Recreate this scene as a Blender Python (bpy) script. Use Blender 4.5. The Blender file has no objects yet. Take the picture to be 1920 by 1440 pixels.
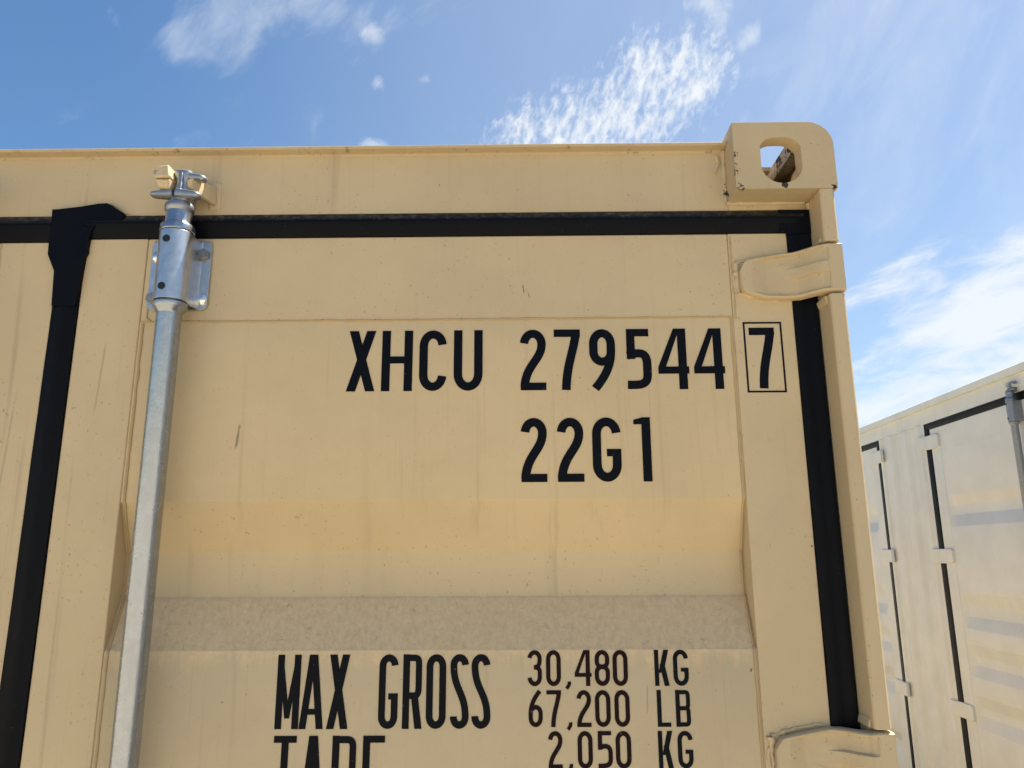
import bpy, bmesh, math, random
from mathutils import Vector, Matrix, noise as mnoise
random.seed(7)
R = math.radians
SC = bpy.context.scene
COL = SC.collection

# ---------------------------------------------------------------- camera, sky, sun, exposure
cam = bpy.data.cameras.new('camera')
cam.sensor_width = 36.0
cam.lens = 1412.5 / 1920 * 36.0
cam.clip_start = 0.05
cam.clip_end = 2000
cam_ob = bpy.data.objects.new('camera', cam)
COL.objects.link(cam_ob)
pit, yaw, roll = .2223, -.0105, -.0046
fwd = Vector((math.sin(yaw)*math.cos(pit), math.cos(yaw)*math.cos(pit), math.sin(pit)))
rgt = Vector((math.cos(yaw), -math.sin(yaw), 0))
upv = rgt.cross(fwd)
r2 = rgt*math.cos(roll) + upv*math.sin(roll)
u2 = upv*math.cos(roll) - rgt*math.sin(roll)
mw = Matrix((r2, u2, -fwd)).transposed().to_4x4()
mw.translation = Vector((-.5112, -1.1112, 1.904))
cam_ob.matrix_world = mw
SC.camera = cam_ob

SUN_EL, SUN_AZ = R(64), R(68)          # azimuth measured from +Y (ahead) towards +X (right)
SKY_STRENGTH = 0.072
SC.view_settings.view_transform = 'Standard'
SC.view_settings.look = 'None'
SC.view_settings.exposure = 1.22
SC.view_settings.gamma = 1.0

class NT:
    """small helper for building node trees"""
    def __init__(s, tree): s.t = tree; s.n = tree.nodes; s.l = tree.links
    def node(s, kind, **kw):
        nd = s.n.new(kind)
        for k, v in kw.items(): setattr(nd, k, v)
        return nd
    def put(s, sock, v):
        if isinstance(v, bpy.types.NodeSocket): s.l.new(v, sock)
        elif v is not None: sock.default_value = v
    def m(s, op, a, b=None, c=None, clamp=False):
        nd = s.node('ShaderNodeMath', operation=op, use_clamp=clamp)
        s.put(nd.inputs[0], a); s.put(nd.inputs[1], b); s.put(nd.inputs[2], c)
        return nd.outputs[0]
    def mix(s, f, a, b, mode='MIX'):
        nd = s.node('ShaderNodeMix', data_type='RGBA', blend_type=mode)
        s.put(nd.inputs[0], f); s.put(nd.inputs[6], a); s.put(nd.inputs[7], b)
        return nd.outputs[2]
    def comb(s, x, y, z):
        nd = s.node('ShaderNodeCombineXYZ')
        s.put(nd.inputs[0], x); s.put(nd.inputs[1], y); s.put(nd.inputs[2], z)
        return nd.outputs[0]
    def sep(s, v):
        nd = s.node('ShaderNodeSeparateXYZ'); s.put(nd.inputs[0], v); return nd.outputs
    def noise(s, v, scale, detail=2, rough=.5, dist=0):
        nd = s.node('ShaderNodeTexNoise')
        s.put(nd.inputs['Vector'], v); s.put(nd.inputs['Scale'], scale)
        nd.inputs['Detail'].default_value = detail; nd.inputs['Roughness'].default_value = rough
        nd.inputs['Distortion'].default_value = dist
        return nd.outputs[0]
    def smooth(s, v, lo, hi, a=0.0, b=1.0):
        nd = s.node('ShaderNodeMapRange', interpolation_type='SMOOTHSTEP')
        s.put(nd.inputs[0], v); s.put(nd.inputs[1], lo); s.put(nd.inputs[2], hi)
        nd.inputs[3].default_value = a; nd.inputs[4].default_value = b
        return nd.outputs[0]
    def scale(s, v, vec):
        nd = s.node('ShaderNodeVectorMath', operation='MULTIPLY')
        s.put(nd.inputs[0], v); nd.inputs[1].default_value = vec
        return nd.outputs[0]

world = bpy.data.worlds.new('World')
SC.world = world
world.use_nodes = True
w = NT(world.node_tree)
w.n.clear()
sky = w.node('ShaderNodeTexSky', sky_type='NISHITA', sun_disc=False)
sky.sun_elevation = SUN_EL
sky.sun_rotation = SUN_AZ
sky.air_density = 1.0; sky.dust_density = 0.7; sky.ozone_density = 2.0
d = w.node('ShaderNodeTexCoord').outputs['Generated']
dx, dy, dz = w.sep(d)
az = w.m('ARCTAN2', dx, dy)
el = w.m('ARCSINE', dz)
def blob(a0, e0, ra, re, rot=0.0):
    da = w.m('SUBTRACT', az, a0); de = w.m('SUBTRACT', el, e0)
    c, s_ = math.cos(rot), math.sin(rot)
    p = w.m('DIVIDE', w.m('ADD', w.m('MULTIPLY', da, c), w.m('MULTIPLY', de, s_)), ra)
    q = w.m('DIVIDE', w.m('SUBTRACT', w.m('MULTIPLY', de, c), w.m('MULTIPLY', da, s_)), re)
    e = w.m('ADD', w.m('MULTIPLY', p, p), w.m('MULTIPLY', q, q))
    return w.m('EXPONENT', w.m('MULTIPLY', e, -1.0))
def addm(*xs):
    o = xs[0]
    for x in xs[1:]: o = w.m('ADD', o, x)
    return w.m('MINIMUM', o, 1.0)
def rotcoord(ang, sa, se, off):
    c, s_ = math.cos(ang), math.sin(ang)
    p = w.m('ADD', w.m('MULTIPLY', az, c*sa), w.m('MULTIPLY', el, s_*sa))
    q = w.m('SUBTRACT', w.m('MULTIPLY', el, c*se), w.m('MULTIPLY', az, s_*se))
    return w.comb(p, q, off)
# rippled high cloud in the middle
nA = w.m('ADD', w.m('MULTIPLY', w.noise(rotcoord(R(52), 20, 34, 3.1), 1.0, 4, .55, .3), .42), w.m('MULTIPLY', w.noise(rotcoord(R(60), 55, 85, 6.1), 1.0, 5, .62, .3), .58))
mA = addm(blob(.145, .560, .145, .058, R(14)), w.m('MULTIPLY', blob(.255, .600, .05, .042), .75),
          w.m('MULTIPLY', blob(.185, .628, .03, .030), .6), w.m('MULTIPLY', blob(.0, .552, .06, .03, R(20)), .5),
          w.m('MULTIPLY', blob(.11, .52, .10, .035), .6))
cA = w.smooth(w.m('ADD', w.m('MULTIPLY', w.m('SUBTRACT', nA, .5), 2.6), w.m('MULTIPLY', mA, .58)), .16, 1.0)
cA = w.m('MULTIPLY', cA, w.smooth(mA, .10, .40))
# small separate puffs
nB = w.noise(rotcoord(R(50), 26, 36, 8.4), 1.0, 6, .6, .5)
mB = addm(blob(-.222, .650, .020, .015), blob(-.204, .592, .010, .010), w.m('MULTIPLY', blob(-.140, .604, .016, .007), .8),
          blob(-.210, .520, .022, .010), w.m('MULTIPLY', blob(.299, .650, .018, .022), 1.1), w.m('MULTIPLY', blob(.335, .622, .03, .012, R(25)), .9),
          w.m('MULTIPLY', blob(-.38, .508, .03, .012), .35), w.m('MULTIPLY', blob(-.56, .60, .02, .015), .3), w.m('MULTIPLY', blob(.27, .672, .03, .012), .9))
cB = w.m('MULTIPLY', w.m('MULTIPLY', w.smooth(w.m('ADD', nB, w.m('MULTIPLY', mB, .42)), .62, 1.15), .58), w.smooth(mB, .10, .35))
# thin veil top left
nC = w.noise(rotcoord(R(38), 8, 17, 1.7), 1.0, 7, .62, .5)
mC = addm(blob(-.43, .628, .075, .045, R(30)), blob(-.30, .668, .15, .028), w.m('MULTIPLY', blob(-.47, .60, .03, .02, R(35)), .9))
cC = w.m('MULTIPLY', w.smooth(w.m('ADD', w.m('MULTIPLY', w.m('SUBTRACT', nC, .5), 1.9), w.m('MULTIPLY', mC, .50)), .10, .95), .42)
# cloud bank low on the right
nD = w.m('ADD', w.m('MULTIPLY', w.noise(rotcoord(R(14), 7, 19, 5.2), 1.0, 5, .55, .4), .5), w.m('MULTIPLY', w.noise(rotcoord(R(12), 16, 46, 2.2), 1.0, 6, .62, .5), .5))
mD = addm(blob(.57, .225, .20, .085, R(12)), w.m('MULTIPLY', blob(.46, .305, .06, .012, R(16)), .62), w.m('MULTIPLY', blob(.49, .335, .07, .010, R(18)), .55),
          w.m('MULTIPLY', blob(.66, .31, .12, .05, R(20)), .9), w.m('MULTIPLY', blob(.0, .10, 1.2, .07), .7))
cD = w.m('MULTIPLY', w.m('MULTIPLY', w.smooth(w.m('ADD', w.m('MULTIPLY', w.m('SUBTRACT', nD, .5), 2.1), w.m('MULTIPLY', mD, .72)), .22, .88), .90), w.smooth(mD, .06, .25))
# broad pale veil towards the sun
nE = w.noise(rotcoord(R(58), 4, 10, 9.9), 1.0, 6, .6, .6)
mE = addm(blob(.60, .60, .30, .22), w.m('MULTIPLY', blob(.9, .8, .5, .5), .8), w.m('MULTIPLY', blob(.62, .47, .06, .05), .5))
cE = w.m('ADD', w.m('MULTIPLY', w.m('MULTIPLY', w.smooth(nE, .28, .80), mE), .26), w.m('MULTIPLY', w.smooth(az, -.60, .10), .19))
dens = cE
for c_ in (cA, cB, cC, cD):
    dens = w.m('SUBTRACT', 1.0, w.m('MULTIPLY', w.m('SUBTRACT', 1.0, dens), w.m('SUBTRACT', 1.0, c_)))
hsv = w.node('ShaderNodeHueSaturation')
hsv.inputs['Hue'].default_value = .497; hsv.inputs['Saturation'].default_value = 1.18; hsv.inputs['Value'].default_value = .97
w.l.new(sky.outputs[0], hsv.inputs['Color'])
CLOUD = (5.5, 5.75, 6.0, 1)
skyc = w.mix(dens, hsv.outputs[0], CLOUD)
bg = w.node('ShaderNodeBackground')
bg.inputs['Strength'].default_value = SKY_STRENGTH
w.l.new(skyc, bg.inputs['Color'])
wo = w.node('ShaderNodeOutputWorld')
w.l.new(bg.outputs[0], wo.inputs[0])

sun = bpy.data.lights.new('sun', 'SUN')
sun.energy = 4.8; sun.angle = R(.5); sun.color = (1, .95, .87)
sun_ob = bpy.data.objects.new('sun', sun)
COL.objects.link(sun_ob)
sdir = Vector((math.sin(SUN_AZ)*math.cos(SUN_EL), math.cos(SUN_AZ)*math.cos(SUN_EL), math.sin(SUN_EL)))
sun_ob.rotation_euler = sdir.to_track_quat('Z', 'Y').to_euler()
sun_ob.location = sdir*30

# ---------------------------------------------------------------- mesh helpers
def quad_grid(bm, rows, closed=False):
    vs = [[bm.verts.new(p) for p in r] for r in rows]
    for i in range(len(vs)-1):
        n = len(vs[i])
        for j in range(n if closed else n-1):
            k = (j+1) % n
            bm.faces.new((vs[i][j], vs[i][k], vs[i+1][k], vs[i+1][j]))
    return vs
def box(bm, x0, x1, y0, y1, z0, z1):
    v = [bm.verts.new(p) for p in ((x0,y0,z0),(x1,y0,z0),(x1,y1,z0),(x0,y1,z0),(x0,y0,z1),(x1,y0,z1),(x1,y1,z1),(x0,y1,z1))]
    for f in ((0,1,5,4),(1,2,6,5),(2,3,7,6),(3,0,4,7),(4,5,6,7),(3,2,1,0)):
        bm.faces.new([v[i] for i in f])
def prism(bm, pts, lo, hi, axis='y'):
    """pts in the plane across the axis (x,z for y; x,y for z; y,z for x)"""
    def P(a, b, t): return {'y': (a,t,b), 'z': (a,b,t), 'x': (t,a,b)}[axis]
    A = [bm.verts.new(P(a,b,lo)) for a,b in pts]; B = [bm.verts.new(P(a,b,hi)) for a,b in pts]
    n = len(pts)
    for i in range(n): bm.faces.new((A[i], A[(i+1)%n], B[(i+1)%n], B[i]))
    bm.faces.new(A); bm.faces.new(B)
def lathe(bm, prof, xc, yc, seg=40, caps=True):
    rows = [[(xc+r*math.cos(2*math.pi*k/seg), yc+r*math.sin(2*math.pi*k/seg), z) for k in range(seg)] for r, z in prof]
    vs = quad_grid(bm, rows, True)
    if caps: bm.faces.new(vs[0]); bm.faces.new(vs[-1])
def tube(bm, pts, r, seg=8, jit=0.0, sq=None, sx=1.0):
    """tube along a polyline; r number or list; sx squashes it across its second axis"""
    pts = [Vector(p) for p in pts]; n = len(pts)
    rs = r if isinstance(r, (list, tuple)) else [r]*n
    rows = []; ref = None
    for i, p in enumerate(pts):
        t = (pts[min(i+1,n-1)]-pts[max(i-1,0)]).normalized()
        a = t.cross(Vector((0,1,0)) if abs(t.y) < .9 else Vector((1,0,0))).normalized()
        b = t.cross(a).normalized()
        q = rs[i]*(1+jit*(random.random()-.5)*2)
        off = Vector((random.uniform(-1,1), 0, random.uniform(-1,1)))*jit*rs[i]*.5
        rows.append([p+off+a*q*math.cos(2*math.pi*k/seg)+b*q*sx*math.sin(2*math.pi*k/seg) for k in range(seg)])
    vs = quad_grid(bm, rows, True)
    bm.faces.new(vs[0]); bm.faces.new(vs[-1])
def line(a, b, n):
    a, b = Vector(a), Vector(b)
    return [a.lerp(b, i/(n-1)) for i in range(n)]
def obj(name, bm, mat, parent=None, bevel=0, seg=2, smooth=35):
    bmesh.ops.recalc_face_normals(bm, faces=bm.faces)
    me = bpy.data.meshes.new(name)
    bm.to_mesh(me); bm.free()
    me.materials.append(mat)
    if smooth:
        for p in me.polygons: p.use_smooth = True
        me.set_sharp_from_angle(angle=R(smooth))
    o = bpy.data.objects.new(name, me)
    COL.objects.link(o)
    if parent is not None: o.parent = parent
    if bevel:
        b = o.modifiers.new('bevel', 'BEVEL')
        b.width = bevel; b.segments = seg; b.limit_method = 'ANGLE'; b.angle_limit = R(40)
        b.harden_normals = bool(smooth)
    return o
def empty(name, loc=(0,0,0), rz=0, label=None, cat=None):
    o = bpy.data.objects.new(name, None)
    COL.objects.link(o)
    o.location = loc; o.rotation_euler = (0,0,rz)
    if label: o['label'] = label; o['category'] = cat
    return o
def copy(o, parent, name=None):
    c = o.copy(); COL.objects.link(c); c.parent = parent
    return c
def bmn(): return bmesh.new()

# ---------------------------------------------------------------- materials
def base_mat(name):
    m = bpy.data.materials.new(name); m.use_nodes = True
    t = NT(m.node_tree)
    return m, t, t.n['Principled BSDF']
def obco(t): return t.node('ShaderNodeTexCoord').outputs['Object']
def bump(t, b, h, dist, strength=1.0, prev=None):
    nd = t.node('ShaderNodeBump'); nd.inputs['Distance'].default_value = dist; nd.inputs['Strength'].default_value = strength
    t.put(nd.inputs['Height'], h)
    if prev is not None: t.l.new(prev, nd.inputs['Normal'])
    t.l.new(nd.outputs[0], b.inputs['Normal'])
    return nd.outputs[0]

def painted(name, rgb, streak=.5, specks=1.0, dust_bands=None, chips=None, rough=.42, wave=True, lip=None, scuffs=None):
    m, t, b = base_mat(name)
    co = obco(t)
    x, y, z = t.sep(co)
    mott = t.noise(co, 5.0, 4, .6)
    fine = t.noise(co, 60, 3, .6)
    col = t.mix(t.smooth(mott, .3, .7), tuple(c*.95 for c in rgb)+(1,), tuple(min(1,c*1.04) for c in rgb)+(1,))
    col = t.mix(t.m('MULTIPLY', t.smooth(fine, .45, .8), .10), col, (rgb[0]*.8, rgb[1]*.77, rgb[2]*.72, 1))
    # run marks left by rain and dust, leaning a little
    lean = t.m('ADD', x, t.m('MULTIPLY', z, .012))
    sv = t.comb(t.m('MULTIPLY', lean, 46), t.m('MULTIPLY', y, 20), t.m('MULTIPLY', z, 1.3))
    st = t.noise(sv, 1.0, 3, .6, .2)
    sv2 = t.comb(t.m('MULTIPLY', lean, 150), 3.0, t.m('MULTIPLY', z, 2.6))
    st2 = t.noise(sv2, 1.0, 2, .5, .1)
    patch = t.m('ADD', t.smooth(t.noise(co, 2.3, 2, .5), .38, .62), t.smooth(x, -.75, -1.25, 0, 1.0))
    s1 = t.m('MULTIPLY', t.m('MULTIPLY', t.smooth(st, .56, .74), patch), streak*.42)
    s2 = t.m('MULTIPLY', t.smooth(st2, .60, .78), streak*.26)
    grime = (rgb[0]*.62, rgb[1]*.58, rgb[2]*.60, 1)
    col = t.mix(t.m('ADD', s1, s2), col, grime)
    # pin-head specks
    sp = t.noise(t.scale(co, (1,1,.8)), 210, 2, .6)
    sp2 = t.noise(co, 85, 3, .6)
    big = t.noise(co, 9, 2, .5)
    sm = t.m('MULTIPLY', t.smooth(sp, .665, .72), t.smooth(big, .32, .6))
    col = t.mix(t.m('MULTIPLY', sm, .55*specks), col, (rgb[0]*.30, rgb[1]*.27, rgb[2]*.25, 1))
    sc_ = t.noise(t.comb(t.m('ADD', t.m('MULTIPLY', x, 210), t.m('MULTIPLY', z, 38)), t.m('MULTIPLY', y, 60), t.m('MULTIPLY', z, 24)), 1.0, 3, .6, .3)
    scm = t.m('MULTIPLY', t.smooth(sc_, .735, .77), t.smooth(big, .48, .62))
    col = t.mix(t.m('MULTIPLY', scm, .6*specks), col, (rgb[0]*.42, rgb[1]*.40, rgb[2]*.42, 1))
    sm2 = t.smooth(sp2, .75, .775)
    col = t.mix(t.m('MULTIPLY', sm2, .7*specks), col, (.05, .038, .03, 1))
    rgh = t.m('ADD', rough, t.m('MULTIPLY', fine, .16))
    if scuffs:
        sn = t.noise(t.scale(co, (1,1,.35)), 170, 4, .7)
        for sx, sz, w_, h_, sl, amt in scuffs:
            u = t.m('ABSOLUTE', t.m('SUBTRACT', t.m('SUBTRACT', x, sx), t.m('MULTIPLY', t.m('SUBTRACT', z, sz), sl)))
            v = t.m('ABSOLUTE', t.m('SUBTRACT', z, sz))
            k = t.m('MULTIPLY', t.smooth(u, w_*.2, w_, 1, 0), t.smooth(v, h_*.4, h_, 1, 0))
            k = t.m('MULTIPLY', t.smooth(t.m('ADD', sn, t.m('MULTIPLY', k, .35)), .60, .80), t.m('MULTIPLY', k, amt))
            col = t.mix(k, col, (rgb[0]*.30, rgb[1]*.29, rgb[2]*.36, 1))
    if lip:
        ln = t.noise(t.scale(co, (1, .5, 1.6)), 62, 3, .6)
        lm = t.m('MULTIPLY', t.smooth(z, lip-.006, lip-.001), t.smooth(z, lip+.004, lip+.006, 1, 0))
        col = t.mix(t.m('MULTIPLY', lm, t.m('ADD', .16, t.m('MULTIPLY', t.smooth(ln, .62, .68), .45))), col, (.11,.07,.035,1))
    if dust_bands:
        gn = t.noise(t.scale(co, (1,1,.8)), 120, 6, .75, .4)
        edge = t.noise(t.scale(co, (1,1,.25)), 120, 4, .6)
        zz = t.m('ADD', z, t.m('MULTIPLY', t.m('SUBTRACT', edge, .5), .022))
        tot = None
        for z0, z1 in dust_bands:
            a = t.m('MULTIPLY', t.smooth(zz, z0-.004, z0+.004), t.smooth(zz, z1-.010, z1+.008, 1.0, 0.0))
            tot = a if tot is None else t.m('MAXIMUM', tot, a)
        dustc = t.mix(t.smooth(gn, .30, .70), (.63,.455,.245,1), (.79,.58,.34,1))
        tot = t.m('MULTIPLY', tot, t.smooth(t.sep(t.node('ShaderNodeNewGeometry').outputs['True Normal'])[2], .15, .35))
        drip = t.noise(t.comb(t.m('MULTIPLY', x, 95), t.m('MULTIPLY', y, 9), t.m('MULTIPLY', z, 10)), 1.0, 4, .65, .4)
        def win(v, lo, hi): return t.m('MULTIPLY', t.m('GREATER_THAN', v, lo), t.m('LESS_THAN', v, hi))
        inx = t.m('ADD', win(x, -1.119, -.174), win(x, -2.262, -1.382))
        run = None
        for z0, z1 in dust_bands:
            zd = t.m('ADD', z, t.m('MULTIPLY', t.m('SUBTRACT', drip, .45), .085))
            a = t.m('MULTIPLY', t.smooth(zd, z0-.022, z0+.008), t.m('LESS_THAN', z, z0+.004))
            run = a if run is None else t.m('MAXIMUM', run, a)
        tot = t.m('MAXIMUM', tot, t.m('MULTIPLY', t.m('MULTIPLY', run, inx), .75))
        col = t.mix(t.m('MULTIPLY', tot, .88), col, dustc)
        col = t.mix(t.m('MULTIPLY', tot, t.m('MULTIPLY', t.smooth(t.noise(co, 95, 5, .7, .8), .60, .72), .5)), col, (.20,.155,.10,1))
        rgh = t.m('ADD', rgh, t.m('MULTIPLY', tot, .35))
    if chips:
        def win(v, lo, hi): return t.m('MULTIPLY', t.m('GREATER_THAN', v, lo), t.m('LESS_THAN', v, hi))
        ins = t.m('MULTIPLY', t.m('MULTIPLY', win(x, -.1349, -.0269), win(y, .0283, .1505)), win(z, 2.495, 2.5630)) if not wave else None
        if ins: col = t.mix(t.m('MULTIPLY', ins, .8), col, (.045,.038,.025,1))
        nn = t.noise(co, 110, 4, .65, .6)
        tot = None
        for (cx, cy, cz, rad, amt) in chips:
            vd = t.node('ShaderNodeVectorMath', operation='DISTANCE')
            t.put(vd.inputs[0], co); vd.inputs[1].default_value = (cx, cy, cz)
            fall = t.m('SUBTRACT', 1.0, t.m('DIVIDE', vd.outputs['Value'], rad), clamp=True)
            k = t.smooth(t.m('ADD', nn, t.m('MULTIPLY', fall, amt)), .74, .78)
            tot = k if tot is None else t.m('MAXIMUM', tot, k)
        rustc = t.mix(t.smooth(t.noise(co, 300, 2), .4, .6), (.018,.016,.015,1), (.085,.055,.038,1))
        col = t.mix(tot, col, rustc)
        rgh = t.m('ADD', rgh, t.m('MULTIPLY', tot, .2))
    t.l.new(col, b.inputs['Base Color'])
    t.put(b.inputs['Roughness'], rgh)
    b.inputs['Specular IOR Level'].default_value = .35
    pe = t.noise(co, 420, 2, .5)
    nb = bump(t, b, pe, .0006, .35)
    if wave:
        lw = t.noise(t.scale(co, (1,1,1.3)), 4.5, 2, .45)
        nb = bump(t, b, lw, .010, .35, nb)
    return m

TAN = (.565, .437, .258)
zb = [(1.766,1.842),(1.081,1.157),(.396,.472)]
m_tan = painted('tan_paint', TAN, .75)
m_tan_door = painted('tan_door_paint', TAN, .75, scuffs=[(-.953,2.086,.0040,.028,.10,.75),(-.504,2.325,.0022,.010,-.2,.9),(-.496,2.317,.0016,.012,-.25,.8),(-.0747,1.914,.0022,.0022,0,1.6),(-.178,1.738,.003,.004,.3,1.2),(-.755,1.841,.004,.004,0,.7),(-1.18,2.18,.003,.09,.05,.35),(-1.315,2.05,.003,.16,.04,.3),(-.33,1.70,.002,.03,.05,.4)], dust_bands=zb)
m_tan_cast = painted('tan_cast_paint', tuple(c*.91 for c in TAN), .30, 1.1,
    chips=[(-.161,.001,2.532,.012,.34),(-.160,.001,2.508,.016,.30),(-.157,.0,2.4745,.020,.30),(-.162,.050,2.484,.020,.30),(-.084,.0,2.4785,.007,.9),(-.005,.0,2.476,.010,.42),(-.050,.11,2.583,.055,.34),(-.05,.06,2.578,.03,.36)], wave=False, rough=.5)
m_tan_frame = painted('tan_frame_paint', tuple(c*.965 for c in TAN), .9, 1.3, lip=2.5690,
    chips=[(-.1655,.050,2.490,.018,.32),(-.1655,.050,2.503,.012,.28)])
m_white = painted('white_paint', (.69,.70,.65), .30, .2, rough=.5)
m_white_door = painted('white_door_paint', (.69,.70,.66), .15, .15, rough=.5)

m_seam = painted('rusty_seam_paint', (.45,.325,.165), .4, wave=False)

def galvanised(name, tint=(.60,.625,.65), rough=.30, stain=.5):
    m, t, b = base_mat(name)
    co = obco(t)
    sp = t.noise(co, 70, 4, .65)
    sc = t.noise(t.scale(co, (330, 330, 45)), 1.0, 3, .6, .6)
    dr = t.noise(t.scale(co, (1,1,.5)), 24, 4, .6)
    col = t.mix(t.smooth(sp, .3, .7), tuple(c*.90 for c in tint)+(1,), tuple(min(1,c*1.06) for c in tint)+(1,))
    if stain:
        col = t.mix(t.m('MULTIPLY', t.smooth(dr, .66, .80), .6*stain), col, (.20,.16,.13,1))
        col = t.mix(t.m('MULTIPLY', t.smooth(t.noise(co, 130, 2), .735, .76), .9*stain), col, (.05,.05,.05,1))
    t.l.new(col, b.inputs['Base Color'])
    b.inputs['Metallic'].default_value = .92
    t.put(b.inputs['Roughness'], t.m('ADD', rough, t.m('MULTIPLY', t.m('SUBTRACT', sp, .5), .22)))
    nb = bump(t, b, sc, .0006, .35)
    bump(t, b, t.noise(co, 95, 3, .5), .0008, .22, nb)
    return m
m_galv = galvanised('galvanised_steel', (.37,.40,.44), .25)
m_galv_rough = galvanised('brushed_galvanised_steel', (.52,.545,.57), .34)
m_galv_dark = galvanised('weathered_galvanised_steel', (.36,.37,.385), .42, 1.3)
m_zinc = galvanised('bright_zinc', (.80,.80,.80), .10, False)
m_steel = galvanised('dull_bolt_steel', (.30,.285,.27), .45)
m_galv_far = galvanised('grey_weathered_steel', (.30,.32,.34), .5)

def rubber(name, dust=True):
    m, t, b = base_mat(name)
    co = obco(t)
    n = t.noise(co, 90, 5, .7)
    n2 = t.noise(co, 14, 3, .6)
    col = (.0025,.003,.005,1)
    if dust:
        g = t.node('ShaderNodeNewGeometry')
        nz = t.sep(g.outputs['Normal'])[2]
        up = t.smooth(nz, .12, .55)
        k = t.m('MULTIPLY', up, t.m('ADD', .10, t.m('MULTIPLY', t.smooth(n, .42, .72), .42)))
        k = t.m('ADD', k, t.m('MULTIPLY', t.smooth(t.noise(co, 190, 3), .70, .74), .12))
        col = t.mix(k, col, (.17,.15,.122,1))
    t.put(b.inputs['Base Color'], col)
    t.put(b.inputs['Roughness'], t.m('ADD', .30, t.m('MULTIPLY', n2, .25)))
    b.inputs['Specular IOR Level'].default_value = .10
    bump(t, b, n, .0006, .3)
    return m
m_rubber = rubber('black_rubber')

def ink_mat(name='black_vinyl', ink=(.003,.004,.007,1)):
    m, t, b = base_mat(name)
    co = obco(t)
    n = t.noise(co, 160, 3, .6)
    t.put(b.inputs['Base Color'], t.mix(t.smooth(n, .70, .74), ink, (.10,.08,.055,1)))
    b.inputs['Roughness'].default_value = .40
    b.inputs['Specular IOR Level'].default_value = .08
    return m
m_ink = ink_mat()
m_ink_red_sheen = ink_mat('black_vinyl_red_reflection', (.011,.0035,.0045,1))  # black ink of the weight figures, red reflection painted into its colour
m_dark = base_mat('dark_hole'); m_dark[2].inputs['Base Color'].default_value = (.004,.004,.004,1); m_dark = m_dark[0]

def ground_mat():
    m, t, b = base_mat('gravel_yard')
    co = obco(t)
    n1 = t.noise(co, .35, 5, .6); n2 = t.noise(co, 14, 6, .7); n3 = t.noise(co, 70, 4, .6)
    col = t.mix(t.smooth(n1, .3, .7), (.42,.355,.25,1), (.52,.45,.33,1))
    col = t.mix(t.m('MULTIPLY', t.smooth(n2, .42, .7), .5), col, (.31,.265,.20,1))
    col = t.mix(t.m('MULTIPLY', t.smooth(n3, .5, .7), .4), col, (.56,.49,.38,1))
    t.l.new(col, b.inputs['Base Color'])
    b.inputs['Roughness'].default_value = .95
    bump(t, b, t.m('ADD', n2, t.m('MULTIPLY', n3, .5)), .02, .8)
    return m
g = bmn()
quad_grid(g, [[(-400+i*80, -400+j*80, 0) for j in range(11)] for i in range(11)])
gr = obj('ground', g, ground_mat(), smooth=0)
gr['kind'] = 'structure'

# ---------------------------------------------------------------- corner casting
def casting_mesh():
    """top corner casting of the right-hand door corner; spans x -.162..0, y 0..0.178, z -.118..0"""
    rr = .041
    out = [(-.162,-.118),(0,-.118)]
    out += [(-rr+rr*math.cos(a), -rr+rr*math.sin(a)) for a in [R(9*i) for i in range(11)]] + [(-.162,0)]
    b = bmn(); prism(b, out, 0, .178, 'y')
    body = obj('tmp', b, m_tan_cast)
    cutters = []
    def cut(bm):
        o = obj('tmpcut', bm, m_tan_cast); cutters.append(o)
        md = body.modifiers.new('b', 'BOOLEAN'); md.operation = 'DIFFERENCE'; md.object = o; md.solver = 'EXACT'
    b = bmn(); pass
    hole = [(-.0863+.0330*math.cos(a), -.0765+.0320*math.sin(a)) for a in [R(180+10*i) for i in range(19)]]
    arch = []
    for i in range(15):
        a = i/14; xx = -.0535+(-.1190+.0535)*a
        arch.append((xx, -.0275-.0145*abs(2*a-1)**3.4))
    b = bmn(); prism(b, hole+arch, -.02, .080, 'y'); cut(b)
    top = []
    for cx_, cy_, a0 in ((-.0655,.147,0),(-.0975,.147,90),(-.0975,.044,180),(-.0655,.044,270)):   # rounded slot on top
        top += [(cx_+.016*math.cos(R(a0+15*i)), cy_+.016*math.sin(R(a0+15*i))) for i in range(7)]
    b = bmn(); prism(b, top, -.060, .02, 'z'); cut(b)
    side = [(.089+(.014 if math.cos(2*math.pi*k/24) > 0 else -.014)+.0255*math.cos(2*math.pi*k/24), -.060+.0255*math.sin(2*math.pi*k/24)) for k in range(24)]
    b = bmn(); prism(b, side, -.070, .02, 'x'); cut(b)
    b = bmn(); box(b, -.1345, -.0273, .0287, .1502, -.0917, -.0283); cut(b)            # cavity
    bv = body.modifiers.new('bv', 'BEVEL'); bv.width = .0022; bv.segments = 2; bv.limit_method = 'ANGLE'; bv.angle_limit = R(50)
    dg = bpy.context.evaluated_depsgraph_get()
    me = bpy.data.meshes.new_from_object(body.evaluated_get(dg))
    me.name = 'corner_casting'
    for o in cutters+[body]: bpy.data.objects.remove(o, do_unlink=True)
    for p in me.polygons: p.use_smooth = True
    me.set_sharp_from_angle(angle=R(14))
    return me
CAST = casting_mesh()
def mesh_variant(me, M, mat):
    b = bmn(); b.from_mesh(me); bmesh.ops.transform(b, matrix=M, verts=b.verts)
    if M.determinant() < 0: bmesh.ops.reverse_faces(b, faces=b.faces)
    n = bpy.data.meshes.new(me.name); b.to_mesh(n); b.free()
    n.materials.clear(); n.materials.append(mat)
    for p in n.polygons: p.use_smooth = True
    n.set_sharp_from_angle(angle=R(14))
    return n
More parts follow.
